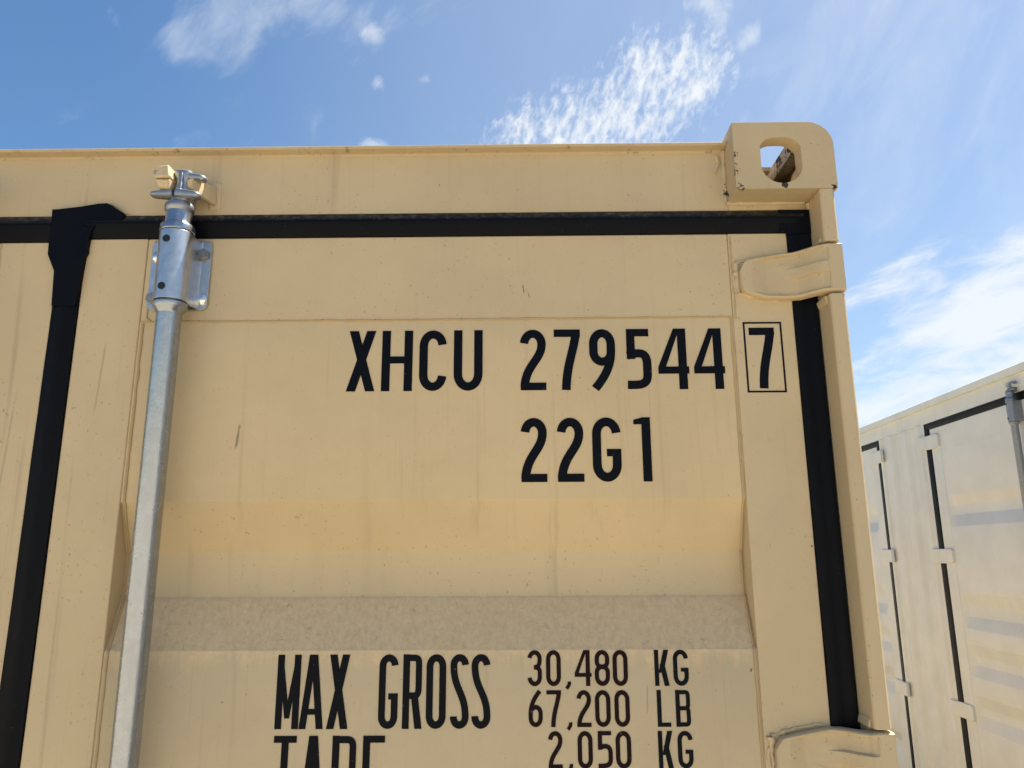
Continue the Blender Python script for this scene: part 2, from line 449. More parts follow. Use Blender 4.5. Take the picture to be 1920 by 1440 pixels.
def castings(parent, x0, x1, y0, y1, H, mat):
    for fx in (1,-1):
        for fy in (1,-1):
            for fz in (1,-1):
                M = Matrix.Translation((x1 if fx > 0 else x0, y0 if fy > 0 else y1, H if fz > 0 else 0)) @ Matrix.Diagonal((fx, fy, fz, 1))
                o = bpy.data.objects.new('corner_casting', mesh_variant(CAST, M, mat)); COL.objects.link(o); o.parent = parent

# ---------------------------------------------------------------- hinge blade
def hinge_bm(xl, xr, zc, hh, ydoor, bulge=True):
    """forged hinge: flat blade on the door (left, xl) rising to a knuckle (right, xr) on the post"""
    L = xr-xl; b = bmn()
    nu, nv = 80, 100
    def prof(u):                                   # front face depth along the blade
        x = u*L
        k = max(0, min(1, (x-.078*L/.15)/(.046*L/.15))); k = k*k*(3-2*k)
        return (ydoor-.016)*(1-k)+(-.0005)*k
    def half(u):
        if not bulge: return hh*(1-(1-u/.10)**2.4*.25) if u < .10 else hh
        h = hh*(.60+.40*min(1, (u/.50))**.8)
        if u < .09: h *= (1-(1-u/.09)**2.4*.62)
        if u > .80: h = hh*(1.0+.035*min(1,(u-.80)/.06))
        return h
    rows = []
    for i in range(nu+1):
        u = i/nu; h = half(u); row = []
        for j in range(nv+1):
            v = -1+2*j/nv
            y = prof(u)
            hv = h if v > 0 else hh*min(1.03, .66+.40*min(1,(u/.30))**.8)*(1-(1-min(1,u/.05))**2.2*.35) if bulge else h
            if bulge:
                e = max(0, (abs(v)-.83)/.055); e = min(1, e)
                inner = max(0, min(1, (u-.12)/.15))*max(0, min(1, (.86-u)/.06))
                y += .0070*(1-e)*inner                                  # pressed-in field
                rib = max(0, min(1, (.24-abs(v-.06))/.055))*max(0, min(1, (u-.44)/.10))
                y -= .0078*rib*inner
            y += .004*max(0, (abs(v)-.93)/.07)**2                       # rounded edge
            y += .004*max(0, 1-u/.04)**2
            row.append((xl+u*L, y, zc+v*hv))
        rows.append(row)
    vs = quad_grid(b, rows)
    # skirt back to the door or post
    rim = [vs[i][0] for i in range(nu+1)]+[vs[nu][j] for j in range(1, nv+1)]+[vs[i][nv] for i in range(nu-1,-1,-1)]+[vs[0][j] for j in range(nv-1,0,-1)]
    back = [b.verts.new((v.co.x, max(v.co.y+.012, min(ydoor+.001, v.co.y+.02)), v.co.z)) for v in rim]
    n = len(rim)
    for i in range(n): b.faces.new((rim[i], rim[(i+1)%n], back[(i+1)%n], back[i]))
    b.faces.new(back)
    return b
def weld_around(pts, r, jit=.35):
    b = bmn(); tube(b, pts, r, 8, jit); return b

# ---------------------------------------------------------------- lettering (built stroke by stroke)
class Ink:
    def __init__(s, y): s.b = bmn(); s.y = y; s.k = 0
    def poly(s, pts):
        yf = s.y-.00002*s.k; s.k += 1
        A = [s.b.verts.new((x, yf, z)) for x, z in pts]; B = [s.b.verts.new((x, s.y+.0004, z)) for x, z in pts]
        n = len(pts)
        s.b.faces.new(A)
        for i in range(n): s.b.faces.new((A[i], A[(i+1)%n], B[(i+1)%n], B[i]))
    def rect(s, x0, x1, z0, z1): s.poly([(x0,z0),(x1,z0),(x1,z1),(x0,z1)])
    def para(s, xb, xt, hw, z0, z1): s.poly([(xb,z0),(xb+hw,z0),(xt+hw,z1),(xt,z1)])
    def stroke(s, pts, w, closed=False):
        P = [Vector(p).to_2d() if len(p) == 2 else Vector(p) for p in pts]; n = len(P)
        Lf, Rt = [], []
        for i in range(n):
            if closed: a, c = P[(i-1)%n], P[(i+1)%n]
            else: a, c = P[max(i-1,0)], P[min(i+1,n-1)]
            d0 = (P[i]-a) if (P[i]-a).length > 1e-9 else (c-P[i]); d1 = (c-P[i]) if (c-P[i]).length > 1e-9 else d0
            d0 = d0.normalized(); d1 = d1.normalized(); tdir = (d0+d1).normalized()
            nrm = Vector((-tdir.y, tdir.x)); k = 1/max(.4, nrm.dot(Vector((-d0.y, d0.x))))
            Lf.append(P[i]+nrm*w/2*k); Rt.append(P[i]-nrm*w/2*k)
        yf = s.y-.00002*s.k; s.k += 1
        V = [(s.b.verts.new((l.x,yf,l.y)), s.b.verts.new((r.x,yf,r.y)), s.b.verts.new((l.x,s.y+.0004,l.y)), s.b.verts.new((r.x,s.y+.0004,r.y))) for l, r in zip(Lf, Rt)]
        for i in range(n if closed else n-1):
            p, q = V[i], V[(i+1)%n]
            s.b.faces.new((p[0],p[1],q[1],q[0])); s.b.faces.new((p[0],q[0],q[2],p[2])); s.b.faces.new((p[1],p[3],q[3],q[1]))
        if not closed:
            for p in (V[0], V[-1]): s.b.faces.new((p[0],p[2],p[3],p[1]))
def arc(cx, cz, rx, rz, a0, a1, n=14):
    return [(cx+rx*math.cos(R(a0+(a1-a0)*i/n)), cz+rz*math.sin(R(a0+(a1-a0)*i/n))) for i in range(n+1)]
def bez(p0, p1, p2, p3, n=14):
    o = []
    for i in range(n+1):
        t = i/n; q = 1-t
        o.append(tuple(q**3*a+3*q*q*t*b_+3*q*t*t*c+t**3*d_ for a, b_, c, d_ in zip(p0,p1,p2,p3)))
    return o
def glyph(I, ch, X, Z, W, H, s):
    r = s/2; l, rt, bt, tp = X+r, X+W-r, Z+r, Z+H-r          # centre-line box
    rx = (rt-l)/2; cx = (l+rt)/2; rz = min(rx*1.25, (tp-bt)*.24)
    hd = s*1.18
    if ch == 'H':
        I.rect(X, X+s, Z, Z+H); I.rect(X+W-s, X+W, Z, Z+H); I.rect(X+s-.0002, X+W-s+.0002, Z+H*.455, Z+H*.455+s*.86)
    elif ch == 'X': I.para(X, X+W-hd, hd*.93, Z, Z+H); I.para(X+W-hd, X+W*.05, hd*.93, Z, Z+H)
    elif ch in 'CG':
        top = arc(cx, tp-rz, rx, rz, 5, 180)
        if ch == 'C': I.stroke(top+arc(cx, bt+rz, rx, rz, 180, 360-4), s)
        else:
            I.stroke(top+arc(cx, bt+rz, rx, rz, 180, 360)+[(rt, Z+H*.40)], s)
            I.rect(cx-.0*W, X+W, Z+H*.39, Z+H*.39+s*.85)
    elif ch == 'U': I.stroke([(l, Z+H)]+arc(cx, bt+rz, rx, rz, 180, 360)+[(rt, Z+H)], s)
    elif ch == '2':
        I.stroke(arc(cx, tp-rz, rx, rz, 175, 0)+bez((rt,tp-rz),(rt,Z+H*.50),(l+.06*W,Z+H*.42),(l+.01*W,Z+s*.4))[1:], s)
        I.rect(X+.02*W, X+W, Z, Z+s*.92)
    elif ch == '7':
        I.rect(X, X+W, Z+H-s*.92, Z+H)
        I.stroke(bez((rt+.0*W,Z+H-s*.5),(rt-.10*W,Z+H*.62),(X+W*.46,Z+H*.40),(X+W*.44,Z),16), s*1.02)
    elif ch in '96':
        zc = (tp+ (Z+H*.50))/2
        def f(p): return p if ch == '9' else (2*cx-p[0], 2*Z+H-p[1])
        lr = rz*1.02; zlo = Z+H*.46
        ring = arc(cx, tp-lr, rx, lr, 0, 180)+arc(cx, zlo+lr*.9, rx, lr*.9, 180, 360)
        I.stroke([f(p) for p in ring], s, True)
        tail = [(rt, tp-lr)]+bez((rt,Z+H*.66),(rt,Z+H*.40),(cx+.10*W,Z+H*.22),(X+.20*W,Z+.02*H))
        I.stroke([f(p) for p in tail], s)
    elif ch == '5':
        I.rect(X+.06*W, X+W*.93, Z+H-s*.92, Z+H)
        I.rect(X+.06*W-.0001, X+.06*W+s*.98, Z+H*.50, Z+H-s*.92+.0002)
        I.stroke(bez((X+.08*W,Z+H*.555),(cx+.1*W,Z+H*.63),(rt,Z+H*.60),(rt,Z+H*.42))+[(rt,bt+rz*1.1)]+bez((rt,bt+rz*1.1),(rt,bt+.12*rz),(cx+.15*W,bt),(X+.06*W,bt+.01*H))[1:], s)
    elif ch == '4':
        I.rect(X, X+W, Z+H*.255, Z+H*.255+s*.86)
        I.rect(X+W*.66, X+W*.66+s, Z, Z+H)
        I.poly([(X, Z+H*.255+s*.8),(X, Z+H*.255+s*.3),(X+s*.9, Z+H*.255+s*.8),(X+W*.66+s*.2, Z+H*.97),(X+W*.66+s*.2, Z+H),(X+W*.54, Z+H)])
    elif ch == '1':
        I.rect(X+W-s, X+W, Z, Z+H); I.poly([(X, Z+H*.89),(X, Z+H*.96),(X+W-s*.9, Z+H),(X+W-s*.9, Z+H*.89)])
    elif ch in 'O0': I.stroke(arc(cx, tp-rz, rx, rz, 0, 180)+arc(cx, bt+rz, rx, rz, 180, 360), s, True)
    elif ch == 'S':
        I.stroke(arc(cx, tp-rz, rx, rz, 4, 180)+bez((l,tp-rz),(l,Z+H*.52),(rt,Z+H*.48),(rt,bt+rz))[1:]+arc(cx, bt+rz, rx, rz, 360, 176)[1:], s)
    elif ch == '3':
        zm = Z+H*.52
        I.stroke(arc(cx, tp-rz, rx, rz, 170, 0)+bez((rt,tp-rz),(rt,zm+.04*H),(cx+.2*W,zm),(cx-.05*W,zm))[1:], s)
        I.stroke(bez((cx,zm),(cx+.3*W,zm-.01*H),(rt,zm-.05*H),(rt,zm-.16*H))+[(rt,bt+rz)]+arc(cx, bt+rz, rx, rz, 360, 185)[1:], s)
    elif ch == '8':
        zm = Z+H*.53; rt2 = rz*.92
        I.stroke(arc(cx, tp-rt2, rx*.94, rt2, 0, 180)+arc(cx, zm+rt2*.72, rx*.94, rt2*.72, 180, 360), s, True)
        I.stroke(arc(cx, zm-rt2*.80, rx, rt2*.80, 0, 180)+arc(cx, bt+rz, rx, rz, 180, 360), s, True)
    elif ch in 'BR':
        zm = Z+H*(.50 if ch == 'B' else .44); I.rect(X, X+s, Z, Z+H)
        rb = min(rx*1.3, (tp-zm)*.36)
        I.stroke([(X+s*.5,tp),(rt-rb*.6,tp)]+bez((rt-rb*.6,tp),(rt-.0*W,tp),(rt,tp-.3*rb),(rt,tp-rb))[1:]+[(rt,zm+r*.4+rb)]+bez((rt,zm+r*.4+rb),(rt,zm+.5*rb),(rt,zm),(rt-rb*.6,zm))[1:]+[(X+s*.5,zm)], s*.92)
        if ch == 'B':
            I.stroke([(X+s*.5,zm),(rt-rb*.6,zm)]+bez((rt-rb*.6,zm),(rt,zm),(rt,zm-.3*rb),(rt,zm-rb))[1:]+[(rt,bt+rb)]+bez((rt,bt+rb),(rt,bt+.3*rb),(rt,bt),(rt-rb*.6,bt))[1:]+[(X+s*.5,bt)], s*.92)
        else: I.para(X+W-s, X+W*.42, s*1.05, Z, zm+r*.3)
    elif ch == 'M':
        I.rect(X, X+s, Z, Z+H); I.rect(X+W-s, X+W, Z, Z+H)
        I.para(cx-s*.36, X+.0004, s*.72, Z+H*.14, Z+H-.0001); I.para(cx-s*.36, X+W-s*.72-.0004, s*.72, Z+H*.14, Z+H-.0002)
    elif ch == 'A':
        I.para(X, cx-s*.62, s*1.02, Z, Z+H); I.para(X+W-s*1.02, cx-s*.40, s*1.02, Z, Z+H)
        I.rect(X+W*.22, X+W*.78, Z+H*.19, Z+H*.19+s*.8)
    elif ch == 'K':
        I.rect(X, X+s, Z, Z+H); I.para(X+s*.9, X+W-hd, hd, Z+H*.36, Z+H); I.para(X+W-hd, X+W*.36, hd, Z, Z+H*.60)
    elif ch == 'L': I.rect(X, X+s, Z, Z+H); I.rect(X+s-.0002, X+W, Z, Z+s*.9)
    elif ch == 'T': I.rect(X, X+W, Z+H-s*.9, Z+H); I.rect(cx-r, cx+r, Z, Z+H-s*.9+.0002)
    elif ch == 'E':
        I.rect(X, X+s, Z, Z+H)
        for k in (0, .46, 1): zz = Z+(H-s*.9)*k; I.rect(X+s-.0002, X+W-(.12*W if k == .46 else 0), zz, zz+s*.9)
    elif ch == ',':
        I.stroke(bez((X+W*.62, Z+s*1.0),(X+W*.72,Z+s*.45),(X+W*.5,Z-s*.05),(X+W*.15,Z-s*.55),8), s*.80)
def lettering(parent, rows, y, ink=None):
    I = Ink(y)
    for (z, h, s, chars) in rows:
        for ch, a, c in chars: glyph(I, ch, a, z, c-a, h, s)
    return obj('lettering', I.b, ink or m_ink, parent, smooth=0)

# ---------------------------------------------------------------- locking bar assembly (axis at x = xc, y = .012)
def taper_bar(b, p, q, w0, h0, w1, h1, n=6, seg=12):
    """rounded bar from p to q whose elliptical section tapers and ends in a rounded tip"""
    p, q = Vector(p), Vector(q); t = (q-p).normalized()
    a = t.cross(Vector((0,0,1))).normalized(); c = a.cross(t).normalized()
    rows = []
    st = [(0,1),(.3,1),(.6,1),(.8,1),(.92,.85),(.98,.55),(1,.2)]
    for f, k in st:
        ww = (w0+(w1-w0)*f)*k; h_ = (h0+(h1-h0)*f)*k
        pp = p.lerp(q, f)
        row = []
        for i in range(seg):
            an = 2*math.pi*i/seg; ca, sa = math.cos(an), math.sin(an)
            ca = math.copysign(abs(ca)**.7, ca); sa = math.copysign(abs(sa)**.7, sa)
            row.append(pp+a*ww*ca+c*h_*sa)
        rows.append(row)
    vs = quad_grid(b, rows, True); b.faces.new(vs[0]); b.faces.new(vs[-1])
def locking_bar(parent, xc, mir=1, Htop=2.591, yc=.012, mats=None, detail=True, keep=None, zlow=.18):
    galv, zinc, steel, paint = mats or (m_galv, m_zinc, m_steel, m_tan)
    dz = Htop-2.591
    b = bmn()
    lathe(b, [(.0187,zlow),(.0187,2.2735+dz),(.0192,2.276+dz),(.0248,2.2825+dz),(.0258,2.2845+dz),(.0258,2.2905+dz),(.0246,2.2918+dz),(.0215,2.2922+dz),(.0215,2.4095+dz),
              (.0258,2.4100+dz),(.0266,2.4112+dz),(.0266,2.4190+dz),(.0255,2.4215+dz),(.0212,2.4245+dz),(.0200,2.4275+dz),(.0200,2.4455+dz)], xc, yc, 44)
    bar = obj('locking_bar', b, galv, parent, smooth=30)
    # cam head: swelling, post, two pairs of prongs
    b = bmn()
    lathe(b, [(.0196,2.4445+dz),(.0222,2.4480+dz),(.0232,2.4520+dz),(.0222,2.4575+dz),(.0175,2.4630+dz),(.0120,2.466+dz)], xc, yc, 36)
    X = lambda v: xc+mir*(v+1.0607)
    rows = []
    for z, wx0, wx1, yf, yb in [(2.460,.016,.015,-.006,.034),(2.470,.0150,.0150,-.007,.036),(2.484,.0120,.0125,-.003,.036),(2.497,.0115,.0120,-.003,.036),(2.506,.0150,.0160,-.006,.036),(2.513,.0145,.0155,-.005,.036),(2.5155,.0120,.013,-.002,.033)]:
        rr_ = []
        for k in range(16):
            a = 2*math.pi*k/16; ca, sa = math.cos(a), math.sin(a)
            ca = math.copysign(abs(ca)**.55, ca); sa = math.copysign(abs(sa)**.55, sa)
            rr_.append((xc+mir*.0045+ca*(wx1 if ca > 0 else wx0), (yf+yb)/2+sa*(yb-yf)/2, z+dz))
        rows.append(rr_)
    vs = quad_grid(b, rows, True); b.faces.new(vs[0]); b.faces.new(vs[-1])
    for p, q, s0, s1 in [((-1.066,.000,2.472),(-1.1030,-.002,2.4710),(.012,.0075),(.008,.0042)),
                         ((-1.058,-.001,2.472),(-1.0205,-.006,2.4665),(.012,.0085),(.0085,.0050)),
                         ((-1.064,.016,2.508),(-1.1085,.010,2.5175),(.011,.0065),(.006,.0035)),
                         ((-1.058,.010,2.507),(-1.0180,.004,2.5010),(.013,.0080),(.009,.0046)),
                         ((-1.056,-.004,2.4640),(-1.0560,.000,2.514),(.006,.0075),(.004,.006))]:
        taper_bar(b, (X(p[0]),p[1],p[2]+dz), (X(q[0]),q[1],q[2]+dz), s0[0], s0[1], s1[0], s1[1])
    obj('cam_head', b, m_galv_dark if mats is None else galv, bar, smooth=40)
    # bearing bracket: half round cover, sloping flank, back plate with rounded corners
    b = bmn()
    z0, z1 = 2.2935+dz, 2.4085+dz
    sec0 = [(xc+.0256*math.cos(R(a)), yc-.001+.0256*math.sin(R(a))) for a in range(180, 361, 10)]
    sec = [(xc-.0275, .0445),(xc-.0245,.0400),(xc-.0240,.030)]+sec0+[(xc+.0240,.030),(xc+.0262,.0400),(xc+.0300,.0445)]
    n = len(sec)
    inner = [(xc+(px-xc)*.86, yc+(py-yc)*.86 if py < .04 else py) for px, py in sec]
    for zc0, zc1 in ((z0, z1),):
        o0 = [b.verts.new((x,y,zc0)) for x,y in sec]; o1 = [b.verts.new((x,y,zc1)) for x,y in sec]
        i0 = [b.verts.new((x,y,zc0)) for x,y in inner]; i1 = [b.verts.new((x,y,zc1)) for x,y in inner]
        for i in range(n-1):
            b.faces.new((o0[i],o0[i+1],o1[i+1],o1[i])); b.faces.new((i0[i+1],i0[i],i1[i],i1[i+1]))
            b.faces.new((o0[i],i0[i],i0[i+1],o0[i+1])); b.faces.new((o1[i],o1[i+1],i1[i+1],i1[i]))
        for e in (0, n-1): b.faces.new((o0[e],o1[e],i1[e],i0[e]))
    px0, px1 = X(-1.1150), X(-1.0170)
    if px0 > px1: px0, px1 = px1, px0
    pz0, pz1 = 2.2915+dz, 2.4115+dz; rc = .011
    pl = []
    for cx_, cz_, a0 in ((px1-rc,pz0+rc,270),(px1-rc,pz1-rc,0),(px0+rc,pz1-rc,90),(px0+rc,pz0+rc,180)):
        pl += [(cx_+rc*math.cos(R(a0+15*i)), cz_+rc*math.sin(R(a0+15*i))) for i in range(7)]
    prism(b, pl, .0445, .0495, 'y')
    br = obj('bar_bracket', b, m_galv_rough if mats is None else galv, bar, bevel=.0006, seg=2, smooth=40)
    if not detail: return bar
    # two dark drain holes on the cover
    for hz in (2.3905, 2.3120):
        b = bmn()
        a0 = R(262) if mir > 0 else R(278)
        hx, hy = xc+.0258*math.cos(a0), yc-.001+.0258*math.sin(a0)
        nd = Vector((math.cos(a0), math.sin(a0), 0)); tg = Vector((-nd.y, nd.x, 0))
        vs = [b.verts.new(Vector((hx,hy,hz+dz))+nd*.0012+tg*.0058*math.cos(2*math.pi*k/20)+Vector((0,0,.0058*math.sin(2*math.pi*k/20)))) for k in range(20)]
        ws = [b.verts.new(v.co-nd*.004) for v in vs]
        b.faces.new(vs)
        for k in range(20): b.faces.new((vs[k], vs[(k+1)%20], ws[(k+1)%20], ws[k]))
        obj('drain_hole', b, m_dark, bar, smooth=0)
    # fixings at the plate corners
    def hexb(x, z):
        b = bmn(); a0 = random.random()
        prism(b, [(x+.0096*math.cos(a0+k*math.pi/3), z+.0096*math.sin(a0+k*math.pi/3)) for k in range(6)], .0365, .0445, 'y')
        prism(b, [(x+.0052*math.cos(k*math.pi/8), z+.0052*math.sin(k*math.pi/8)) for k in range(16)], .0350, .0366, 'y')
        return obj('hex_bolt', b, steel, bar, bevel=.0009, smooth=30)
    def dome(x, z):
        b = bmn(); rows = []
        for i in range(9):
            a = R(90*i/8); rows.append([(x+.0103*math.cos(a)*math.cos(2*math.pi*k/28)+0, .0445-.0062*math.sin(a), z+.0103*math.cos(a)*math.sin(2*math.pi*k/28)) for k in range(28)])
        rows[-1] = [(x+.0002*math.cos(2*math.pi*k/28), .0383, z+.0002*math.sin(2*math.pi*k/28)) for k in range(28)]
        vs = quad_grid(b, rows, True); b.faces.new(vs[-1]); b.faces.new(vs[0])
        return obj('round_bolt', b, zinc, bar, smooth=60)
    hexb(X(-1.0278), 2.3855+dz); dome(X(-1.0268), 2.3085+dz); dome(X(-1.1045), 2.3830+dz); hexb(X(-1.1055), 2.3110+dz)
    # keepers on the header
    def hull(name, pts, bev=.003):
        b = bmn()
        for p in pts: b.verts.new((X(p[0]), p[1], p[2]+dz))
        bmesh.ops.convex_hull(b, input=b.verts)
        bmesh.ops.dissolve_limit(b, angle_limit=R(3), verts=b.verts, edges=b.edges)
        return b
    b = hull('k', [(-1.0915,-.018,2.4915),(-1.0668,-.020,2.4895),(-1.0865,-.014,2.4785),(-1.0690,-.016,2.4765),
                   (-1.0930,.050,2.505),(-1.0700,.050,2.505),(-1.0900,.050,2.478),(-1.0700,.050,2.478)])
    b2 = hull('k', [(-1.0885,-.016,2.5150),(-1.0712,-.018,2.5165),(-1.0930,-.0195,2.4930),(-1.0652,-.022,2.4925),(-1.0930,.010,2.4930),(-1.0660,.010,2.4925),
                    (-1.0885,.012,2.5150),(-1.0712,.012,2.5165)])
    me = bpy.data.meshes.new('t'); b2.to_mesh(me); b2.free(); b.from_mesh(me); bpy.data.meshes.remove(me)
    obj('cam_keeper', b, paint, parent, bevel=.0032, seg=3, smooth=50)
    b = hull('k', [(-1.0475,-.002,2.4985),(-1.0380,-.005,2.5010),(-1.0470,-.001,2.4835),(-1.0380,-.002,2.4815),(-1.0475,.012,2.4985),(-1.0470,.012,2.4835),
                   (-1.0300,.051,2.5130),(-1.0200,.051,2.5110),(-1.0240,.051,2.4760),(-1.0160,.051,2.4770)])
    me = bpy.data.meshes.new('t'); b2 = hull('k', [(-1.036,.0500,2.520),(-1.013,.0500,2.518),(-1.030,.0500,2.470),(-1.011,.0500,2.472),(-1.038,.0535,2.523),(-1.011,.0535,2.521),(-1.032,.0535,2.467),(-1.009,.0535,2.469)])
    b2.to_mesh(me); b2.free(); b.from_mesh(me); bpy.data.meshes.remove(me)
    obj('cam_keeper', b, paint, parent, bevel=.005, seg=4, smooth=50)
    return bar

# ---------------------------------------------------------------- door leaf
BANDS = [(1.985,1.9097,1.841,1.768),(1.300,1.2247,1.156,1.083),(.615,.5397,.471,.398)]
def panel_profile(z_top, z_bot, y, depth, bands):
    pts = [(z_top, y)]
    for a, b_, c, d_ in bands:
        for za, zb_, ya, yb in ((a, b_, y, y+depth), (c, d_, y+depth, y)):
            e = (za-zb_)*.025
            pts += [(za+e, ya), (za, ya+(yb-ya)*.025), (za-e, ya+(yb-ya)*.10), (zb_+e, yb-(yb-ya)*.10), (zb_, yb-(yb-ya)*.025), (zb_-e, yb)]
    pts.append((z_bot, y))
    return pts
def door_leaf(parent, x0, x1, xp0, xp1, ztop, ztp, zbot, y, mat, bands, depth, ramp=0):
    """x0..x1 leaf; xp0..xp1 corrugated panel; top member ztp..ztop"""
    b = bmn()
    box(b, x0, xp0, y, y+.05, zbot, ztop); box(b, xp1, x1, y, y+.05, zbot, ztop)
    box(b, xp0, xp1, y+.0012, y+.05, ztp, ztop); box(b, xp0, xp1, y+.0012, y+.05, zbot, zbot+.14)
    prof = panel_profile(ztp, zbot+.14, y+.0022, depth, bands)
    nx = 24
    rows = []
    for z, yy in prof:
        if ramp: rows.append([(xx, y+.0022+(yy-y-.0022)*k, z) for xx, k in ((xp0,0),(xp0+ramp*.12,.03),(xp0+ramp*.88,.97),(xp0+ramp,1),(xp1-ramp,1),(xp1-ramp*.88,.97),(xp1-ramp*.12,.03),(xp1,0))])
        else: rows.append([(xp0+(xp1-xp0)*i/nx, yy, z) for i in range(nx+1)])
    quad_grid(b, rows)
    if not ramp: quad_grid(b, [[(xp0, p[1]+.004, p[0]), (xp1, p[1]+.004, p[0])] for p in prof])
    return obj('door', b, mat, parent, bevel=.0022, smooth=35), prof

# ================================================================ tan container (near)
# container coordinates = world coordinates: door end at y = 0, right side at x = 0
tan = empty('shipping_container', (0,0,0), 0,
            'tan steel shipping container in the foreground with black lettering and a galvanised locking bar', 'shipping container')
XL = -2.438; LEN = 6.058
castings(tan, XL, 0, 0, LEN, 2.591, m_tan_cast)
def mirx(bmsrc): pass
# header over the doors
b = bmn()
prism(b, [(.052,2.4605),(.0525,2.566),(.0500,2.5695),(.0355,2.5715),(.0345,2.5765),(.046,2.5785),(.115,2.5785),(.115,2.4605)], XL+.1622, -.1622, 'x')
for xa, xb in ((XL+.0300,XL+.1622),(-.1622,-.0302)): box(b, xa, xb, .0520, .115, 2.4605, 2.4726)
obj('header', b, m_tan_frame, tan, bevel=.0012, smooth=30)
# weld runs where header, casting and post meet
b = bmn()
tube(b, line((-.1645,.0535,2.4735),(-.1645,.0520,2.568),16), .0045, 8, .3)
tube(b, line((-.1645,.052,2.4725),(-.036,.052,2.4725),22), .0042, 8, .3)
tube(b, line((-.0300,.050,2.470),(-.0300,.050,2.395),12), .0040, 8, .3)
tube(b, [(-.176,.0525,2.560),(-.174,.052,2.545),(-.179,.0525,2.532),(-.182,.0535,2.526)], .0030, 8, .4)
obj('weld_bead', b, m_tan_frame, tan)
# corner posts: recessed web and front lip cut away at each hinge
HZ = [2.340, 1.6245, .900, .235]
def post(side):
    x = (lambda v: v) if side > 0 else (lambda v: XL-v)
    def bx_(bm, a, c, *r): box(bm, *sorted((x(a), x(c))), *r)
    b = bmn()
    bx_(b, -.0297, -.0040, .046, .150, .118, 2.473)
    zs = [2.4730]
    for hz in HZ: zs += [hz+.0432, hz-.0432]
    zs.append(.118)
    for i in range(0, len(zs), 2):
        zt, zb_ = zs[i], zs[i+1]
        lip = [(x(-.0297),.046),(x(-.0297),.004),(x(-.0270),.0008),(x(-.010),.0000),(x(-.0062),.0035),(x(-.0040),.012),(x(-.0040),.046)]
        prism(b, lip, zb_, zt, 'z')
    for hz in HZ: bx_(b, -.0285, -.0085, .0240, .0465, hz-.050, hz+.050)
    # hinge lugs just above and below each hinge, and the pin housing behind
    for hz in HZ:
        for s_ in (1, -1):
            z_ = hz+s_*.0445
            v0 = .0005
            pts = [(x(-.0296), z_), (x(-.0296), z_+s_*.014), (x(-.0325), z_+s_*.009), (x(-.0340), z_+s_*.003), (x(-.0340), z_)]
            if not (hz == HZ[0] and False): prism(b, pts, .010, .046, 'y')
    o = obj('corner_post', b, m_tan_frame, tan, bevel=.0016, smooth=35)
    return o
post(1); post(-1)
for xs in (XL+.0045, -.0845):
    b = bmn(); box(b, xs, xs+.08, LEN-.12, LEN-.006, .118, 2.473); obj('corner_post', b, m_tan, tan, bevel=.006)
# corrugated walls, roof, rails
def corr(axis_len, pitch=.278, depth=.030):
    pts = [(0, 0)]; u = .05
    while u < axis_len-.3:
        pts += [(u,0),(u+.07,depth),(u+.14,depth),(u+.21,0)]; u += pitch
    pts.append((axis_len, 0)); return pts
def side_wall(parent, x, sgn, y0, y1, z0, z1, mat):
    b = bmn(); rows = [[(x-sgn*d_, y0+u, z0), (x-sgn*d_, y0+u, z1)] for u, d_ in corr(y1-y0)]
    rows2 = [[(p[0]-sgn*.003, p[1], p[2]) for p in r] for r in rows]
    quad_grid(b, rows); quad_grid(b, rows2)
    return obj('side_wall', b, mat, parent, smooth=0)
side_wall(tan, -.0180, 1, .152, LEN-.121, .160, 2.520, m_tan)
side_wall(tan, XL+.018, -1, .152, LEN-.121, .160, 2.520, m_tan)
for xa, xb in ((-.062,-.005),(XL+.005,XL+.062)):
    b = bmn(); box(b, xa, xb, .1795, LEN-.1795, 2.5195, 2.5795); obj('top_rail', b, m_tan, tan, bevel=.003)
    b = bmn(); box(b, xa, xb, .1795, LEN-.1795, .012, .162); obj('bottom_rail', b, m_tan, tan, bevel=.003)
b = bmn()
box(b, XL+.063, -.063, .116, LEN-.05, 2.566, 2.5735)
for k in range(26):
    yy = .28+k*.21
    prism(b, [(yy,2.5730),(yy+.03,2.5830),(yy+.10,2.5830),(yy+.13,2.5730)], XL+.12, -.12, 'x')
obj('roof', b, m_tan, tan, smooth=0)
b = bmn(); box(b, XL+.09, -.09, LEN-.05, LEN-.012, .16, 2.565); obj('front_wall', b, m_tan, tan)
b = bmn(); box(b, XL+.063, -.063, .13, LEN-.06, .12, .158); obj('floor', b, m_tan, tan)
b = bmn(); box(b, XL+.1625, -.1625, .045, .125, .012, .125); obj('door_sill', b, m_tan, tan, bevel=.003)

